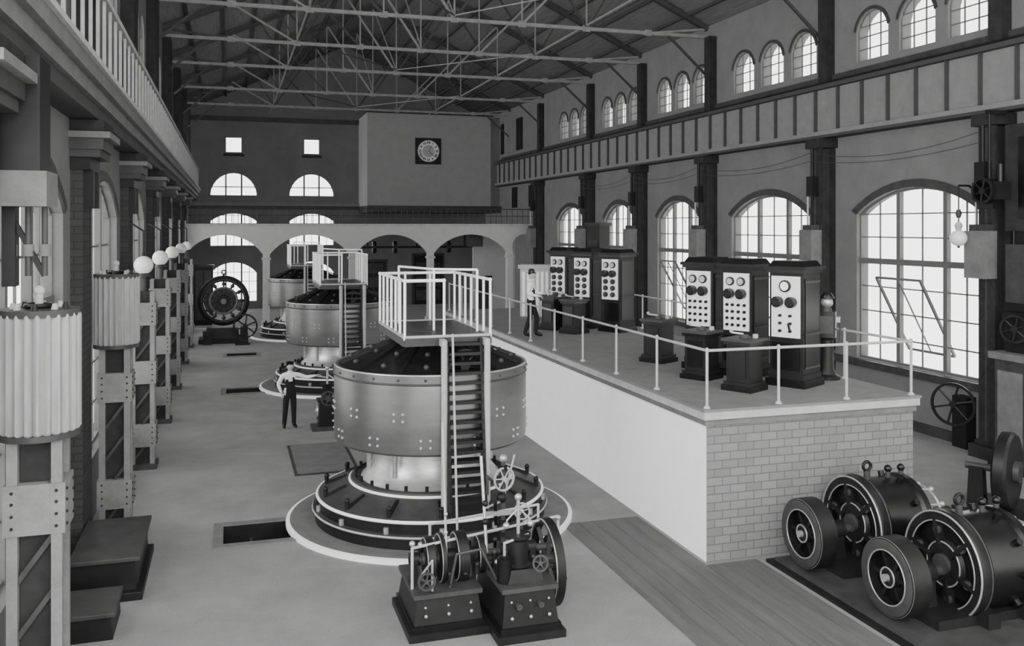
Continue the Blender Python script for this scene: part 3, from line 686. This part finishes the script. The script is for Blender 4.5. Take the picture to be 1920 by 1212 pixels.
b.cyl((0, -.2, .8), (0, .75, .8), .07, MIDD); b.box(-.4, .9, -.35, .9, 0, .08, DARK); b.box(-.15, .15, .4, .7, .08, .8, DARK, .03); b.torus((0, -.08, .8), (0, 1, 0), .67, .012, MIDD, 56)
b.done()

# ------------------------------------------------------------ right edge apparatus
b = B('wall_hand_wheel', (16.7, 17.75, 1.1))
b.wheel((0, 0, 0), (-1, -.5, 0), .52, .06, DARK, 6, .055, .08); b.cyl((0, 0, 0), (.58, .15, 0), .04, DARK); b.box(.3, .6, -.1, .35, -1.1, .15, DARK); b.done()
b = B('switch_gear_cabinet'); b.box(16.3, 17.3, 13.6, 16.3, 0, .15, DARK); b.box(16.4, 17.3, 13.7, 16.2, .15, 2.45, MIDD); b.box(16.3, 17.3, 13.6, 16.3, 2.45, 2.6, MID)
for k in range(3): b.box(16.37, 16.4, 13.85+k*.8, 14.5+k*.8, .4, 2.2, MID)
for k in range(3): b.box(16.55+k*.0, 17.2, 13.68, 13.7, .4+k*.6, .9+k*.6, MIDD)
b.box(16.6, 17.3, 13.8, 16.1, 2.6, 2.9, DARK); b.wheel((16.45, 15.7, 3.15), (-1, -.4, 0), .32, .08, DARK, 6, .06); b.box(16.5, 17.2, 15.3, 16.1, 2.9, 3.5, DARK)
b.box(16.7, 17.3, 13.8, 16.2, 3.7, 5.0, MIDD); b.box(16.75, 17.3, 13.8, 16.2, 3.5, 3.7, BLACK)
b.box(16.8, 17.3, 14.0, 16.3, 5.3, 7.7, COLM); b.box(16.75, 16.8, 14.4, 15.9, 5.6, 7.4, BLACK); b.box(16.95, 17.3, 14.0, 16.2, 5.0, 5.3, DARK); b.done()
b = B('chain_hoist', (16.35, 16.3, 0))
b.cyl((0, 0, 6.35), (0, 0, 8.03), .03, DARK); b.box(-.08, .45, -.05, .05, 7.94, 8.03, DARK); b.disc([(.28, -.15), (.28, .15)], DARK, (0, 0, 6.2), (1, 0, 0), 30); b.wheel((-.2, 0, 6.2), (1, 0, 0), .3, .05, DARK, 6)
b.box(-.15, .25, -.35, .35, 6.0, 6.4, DARK); b.box(-.1, .1, -.2, .2, 5.8, 6.0, BLACK); b.cyl((-.1, .25, 5.95), (-.1, .25, 5.3), .015, DARK); b.cyl((.1, -.2, 6.4), (.1, -.2, 6.8), .08, BLACK); b.done()
b = B('pendant_globe_lamp', (16.25, 17.1, 0))
b.cyl((0, 0, 5.35), (0, 0, 6.35), .015, DARK, n=6); b.path([(0, 0, 6.35), (.3, 0, 6.35), (.55, 0, 6.2)], .03, DARK); b.disc([(.05, 5.3), (.09, 5.42), (.05, 5.5)], LIGHT, n=16); b.disc([(.04, 5.6), (.07, 5.7), (.04, 5.8)], MIDD, n=16)
b.sph((0, 0, 5.13), .19, GLOBE, n=24, h=16); b.cyl((0, 0, 4.9), (0, 0, 4.97), .03, DARK); b.done()

# ------------------------------------------------------------ far-left dynamo
b = B('rotary_converter', (-.25, 44.4, 0))
ax = (0, -1, 0)
b.box(-1.1, .95, -.6, .8, 0, .2, DARK); b.box(-.8, .7, -.35, .6, .2, .7, DARK, .05)
b.lathe([(.95, -.35), (1.15, -.3), (1.15, .3), (1.02, .36), (.9, .36), (.9, -.3), (.95, -.35)], DARK, (0, 0, 1.95), ax, 56); b.torus((0, -.36, 1.95), ax, .97, .03, MIDD, 56)
b.disc([(.6, -.05), (.6, .05)], BLACK, (0, 0, 1.95), ax, 48); b.torus((0, -.2, 1.95), ax, .6, .05, MID, 48); b.torus((0, -.3, 1.95), ax, .4, .03, MIDD, 48); b.disc([(.28, 0), (.25, .45)], DARK, (0, 0, 1.95), ax, 32); b.disc([(.12, 0), (.12, .7)], MID, (0, 0, 1.95), ax, 24)
for i in range(12):
    a = 2*pi*i/12; c, s = math.cos(a), math.sin(a); b.bar((.25*c, -.15, 1.95+.25*s), (.95*c, -.15, 1.95+.95*s), .08, .1, MIDD); b.sph((.78*c, -.24, 1.95+.78*s), .09, MIDD, n=10, h=8)
b.cyl((0, 0, 3.1), (0, 0, 3.2), .05, DARK); b.torus((0, 0, 3.27), (0, 1, 0), .09, .03, DARK, 20)
b.wheel((.95, -1.2, .85), (-.2, -1, 0), .55, .1, DARK, 6, .07, .1); b.cyl((.95, -1.2, .85), (.95, -.2, .85), .05, MIDD); b.box(.7, 1.1, -1.0, -.2, 0, .8, DARK, .05); b.box(.5, 1.15, -1.4, -.1, 0, .1, DARK)
b.box(-.9, -.5, -.9, -.4, 0, .6, DARK); b.done()
b = B('storage_cabinet', (-1.35, 52.5, 0)); b.box(-.5, .5, -.3, .3, .08, 3.2, DARK); b.box(-.55, .55, -.35, .35, 3.2, 3.3, BLACK); b.box(-.45, .45, -.25, .25, 0, .08, BLACK); b.box(-.42, -.03, -.32, -.3, .3, 3.0, MIDD); b.box(.03, .42, -.32, -.3, .3, 3.0, MIDD); b.done()

# ------------------------------------------------------------ people
def skin_mesh(J, E, root, sub=2):
    names = list(J); me = bpy.data.meshes.new('tmp'); me.from_pydata([J[n][0] for n in names], [(names.index(a), names.index(c)) for a, c in E], [])
    o = bpy.data.objects.new('tmp', me); COL.objects.link(o)
    o.modifiers.new('s', 'SKIN')
    for i, n in enumerate(names):
        r = J[n][1]; sv = me.skin_vertices[0].data[i]; sv.radius = r if isinstance(r, tuple) else (r, r); sv.use_root = (n == root)
    ss = o.modifiers.new('ss', 'SUBSURF'); ss.levels = sub; ss.render_levels = sub
    dg = bpy.context.evaluated_depsgraph_get(); dg.update()
    ev = o.evaluated_get(dg).to_mesh(); vs = [tuple(v.co) for v in ev.vertices]; fs = [tuple(p.vertices) for p in ev.polygons]
    o.evaluated_get(dg).to_mesh_clear(); bpy.data.objects.remove(o); bpy.data.meshes.remove(me)
    return vs, fs

def man(loc, rz, P, hat='cap', look=0):
    b = B('man', loc, rz)
    J = {'pelvis': ((0, 0, .94), (.15, .115)), 'waist': ((0, .0, 1.08), (.145, .11)), 'chest': ((0, 0, 1.3), (.165, .12)), 'upch': ((0, 0, 1.41), (.12, .09)), 'neck': ((0, 0, 1.5), .052), 'nk2': ((0, -.01, 1.56), .05)}
    E = [('pelvis', 'waist'), ('waist', 'chest'), ('chest', 'upch'), ('upch', 'neck'), ('neck', 'nk2')]
    for s, t in ((-1, 'R'), (1, 'L')):
        el, wr, kn, an = P['el'+t], P['wr'+t], P['kn'+t], P['an'+t]
        hd = (Vector(wr)-Vector(el)).normalized(); pm = Vector(wr)+hd*.07
        J['sh'+t] = ((s*.185, 0, 1.42), .072); J['el'+t] = (el, .055); J['fm'+t] = (tuple(Vector(el)*.6+Vector(wr)*.4), .05); J['wr'+t] = (wr, .03); J['pm'+t] = (tuple(pm), (.034, .022))
        J['hp'+t] = ((s*.09, 0, .87), .1); J['kn'+t] = (kn, .075); J['cf'+t] = (tuple(Vector(kn)*.6+Vector(an)*.4), .07); J['an'+t] = (an, .06)
        toe = Vector(an)+Vector((s*.03, -.19, -.045)); J['to'+t] = (tuple(toe), .035)
        E += [('upch', 'sh'+t), ('sh'+t, 'el'+t), ('el'+t, 'fm'+t), ('fm'+t, 'wr'+t), ('wr'+t, 'pm'+t), ('pelvis', 'hp'+t), ('hp'+t, 'kn'+t), ('kn'+t, 'cf'+t), ('cf'+t, 'an'+t), ('an'+t, 'to'+t)]
        side = hd.cross(Vector((0, 0, 1)))
        if side.length < .3: side = Vector((0, 1, 0))
        side.normalize(); nrm = side.cross(hd).normalized()
        if nrm.z > 0: nrm = -nrm
        for k, (off, ln) in enumerate(((-.027, .06), (-.009, .075), (.009, .08), (.027, .07))):
            a = pm+side*off+hd*.015; c = a+hd*ln*.5+nrm*ln*.12; d = c+hd*ln*.3+nrm*ln*.4
            b.cyl(a, c, .0095, SKIN, .0085, 8); b.sph(c, .0088, SKIN, n=8, h=6); b.cyl(c, d, .0085, SKIN, .007, 8); b.sph(d, .007, SKIN, n=8, h=6)
        a = Vector(wr)+hd*.03-side*.025; c = a-side*.03+hd*.03; d = c+hd*.03+nrm*.01
        b.cyl(a, c, .012, SKIN, .01, 8); b.sph(c, .01, SKIN, n=8, h=6); b.cyl(c, d, .01, SKIN, .008, 8); b.sph(d, .008, SKIN, n=8, h=6)
    vs, fs = skin_mesh(J, E, 'pelvis')
    lab = {}
    for a, c in E:
        if c == 'neck': m = SHIRT
        elif c == 'nk2': m = SKIN
        elif c[:2] in ('sh', 'el', 'fm', 'wr'): m = SHIRT
        elif c[:2] == 'pm': m = SKIN
        elif c[:2] == 'to': m = BLACK
        else: m = CLOTH
        lab[(a, c)] = m
    ml = []
    segs = [(Vector(J[a][0]), Vector(J[c][0]), lab[(a, c)]) for a, c in E]
    for f in fs:
        p = sum((Vector(vs[i]) for i in f), Vector())/len(f); best = None
        for A, C, m in segs:
            d = C-A; t = max(0, min(1, (p-A).dot(d)/d.length_squared)); q = (p-(A+d*t)).length
            if best is None or q < best[0]: best = (q, m)
        m = best[1]
        if m is CLOTH and p.z > 1.25 and p.y < -.03 and abs(p.x) < .045+.16*(p.z-1.25): m = SHIRT
        ml.append(m)
    b.add(vs, fs, ml, True)
    b.torus((0, -.005, 1.515), (0, 0, 1), .055, .014, SHIRT, 20)
    T0 = b.T.copy(); b.T = Matrix.Translation((0, -.015, 1.655)) @ Matrix.Rotation(look, 4, 'Z')
    n, h = 24, 18; hv = []; hf = []
    for j in range(h+1):
        t = pi*j/h
        for i in range(n):
            a = 2*pi*i/n; x = math.sin(t)*math.cos(a); y = math.sin(t)*math.sin(a); z = math.cos(t)
            wx = .077*(1-.22*max(0, -z)**1.5); wy = .095*(1-.12*max(0, -z))
            p = Vector((x*wx, y*wy, z*.118))
            if y < -.8 and abs(z) < .25: p.y += .006
            if z < -.55 and y < 0: p.y -= .012
            hv.append(p)
    for j in range(h):
        for i in range(n): hf.append((j*n+i, j*n+(i+1) % n, (j+1)*n+(i+1) % n, (j+1)*n+i))
    b.add(hv, hf, SKIN, True)
    b.add([(-.013, -.088, -.035), (.013, -.088, -.035), (0, -.118, -.03), (0, -.09, .02)], [(0, 1, 2), (0, 2, 3), (1, 3, 2), (0, 3, 1)], SKIN, True)
    for s in (-1, 1):
        b.sph((s*.03, -.083, .005), .011, WHITE, (1.2, .6, .8), 10, 8); b.sph((s*.03, -.09, .005), .005, BLACK, n=8, h=6); b.sph((s*.031, -.088, .024), .014, HAIR, (1.2, .4, .3), 8, 6)
        b.sph((s*.078, .005, -.005), .022, SKIN, (.4, .8, 1.3), 10, 8)
    b.sph((0, -.09, -.055), .018, HAIR, (1.5, .4, .4), 10, 6); b.sph((0, -.087, -.068), .014, MID, (1.5, .4, .3), 10, 6)
    b.sph((0, .022, .04), .094, HAIR, (.84, .82, .9), 20, 14)
    if hat == 'bowler':
        b.lathe([(.001, .155), (.05, .15), (.082, .12), (.09, .06), (.092, .045), (.135, .04), (.14, .05)], BLACK, (0, .005, .0), n=32)
    elif hat == 'cap':
        b.lathe([(.001, .135), (.08, .13), (.1, .11), (.092, .075), (.09, .05), (.03, .05)], BLACK, (0, .005, .0), n=32); b.sph((0, -.1, .055), .05, BLACK, (1.2, 1, .15), 14, 8)
    b.T = T0
    return b.done()
man((1.55, 25.0, 0), rot(8), dict(elL=(.44, -.06, 1.33), wrL=(.66, -.16, 1.38), elR=(-.3, .05, 1.17), wrR=(-.24, -.07, .97), anL=(.11, 0, .085), knL=(.1, -.02, .49), anR=(-.14, .05, .085), knR=(-.12, -.01, .49)), 'cap', rot(40))
man((7.64, 22.8, PZ), rot(62), dict(elL=(.24, -.06, 1.16), wrL=(.2, -.3, 1.14), elR=(-.22, .04, 1.15), wrR=(-.17, -.2, 1.1), knL=(.1, -.14, .5), anL=(.1, -.1, .085), knR=(-.1, .02, .49), anR=(-.1, .16, .095)), 'bowler')

# ------------------------------------------------------------ light
w = bpy.data.worlds.new('sky'); S.world = w; w.use_nodes = True
w.node_tree.nodes['Background'].inputs[0].default_value = (1, 1, .985, 1); w.node_tree.nodes['Background'].inputs[1].default_value = 4.0
def sun(d, e, ang=20, sh=False):
    l = bpy.data.lights.new('fill_sun', 'SUN'); l.energy = e; l.angle = rot(ang); l.use_shadow = sh
    o = bpy.data.objects.new('fill_sun', l); COL.objects.link(o); o.rotation_euler = Vector(d).to_track_quat('-Z', 'Y').to_euler(); o.location = (0, -10, 20)
sun((.85, .25, -.5), 1.6)  # shadowless sun added as even fill; it passes through walls and roof
l = bpy.data.lights.new('front_key_area', 'AREA'); l.energy = 1400; l.size = 6  # unseen area light added behind the camera as a front key
o = bpy.data.objects.new('front_key_area', l); COL.objects.link(o); o.location = (-1, -5, 10); o.rotation_euler = (Vector((5, 20, 0))-Vector(o.location)).to_track_quat('-Z', 'Y').to_euler()

# ------------------------------------------------------------ camera
cam = bpy.data.cameras.new('camera'); co = bpy.data.objects.new('camera', cam); COL.objects.link(co)
cam.sensor_width = 36; cam.lens = 36*1700/1920; cam.clip_end = 300
co.location = (0, 0, 5.4); co.rotation_euler = (pi/2, 0, -math.atan(530/1700)); cam.shift_y = -181/1920
S.camera = co
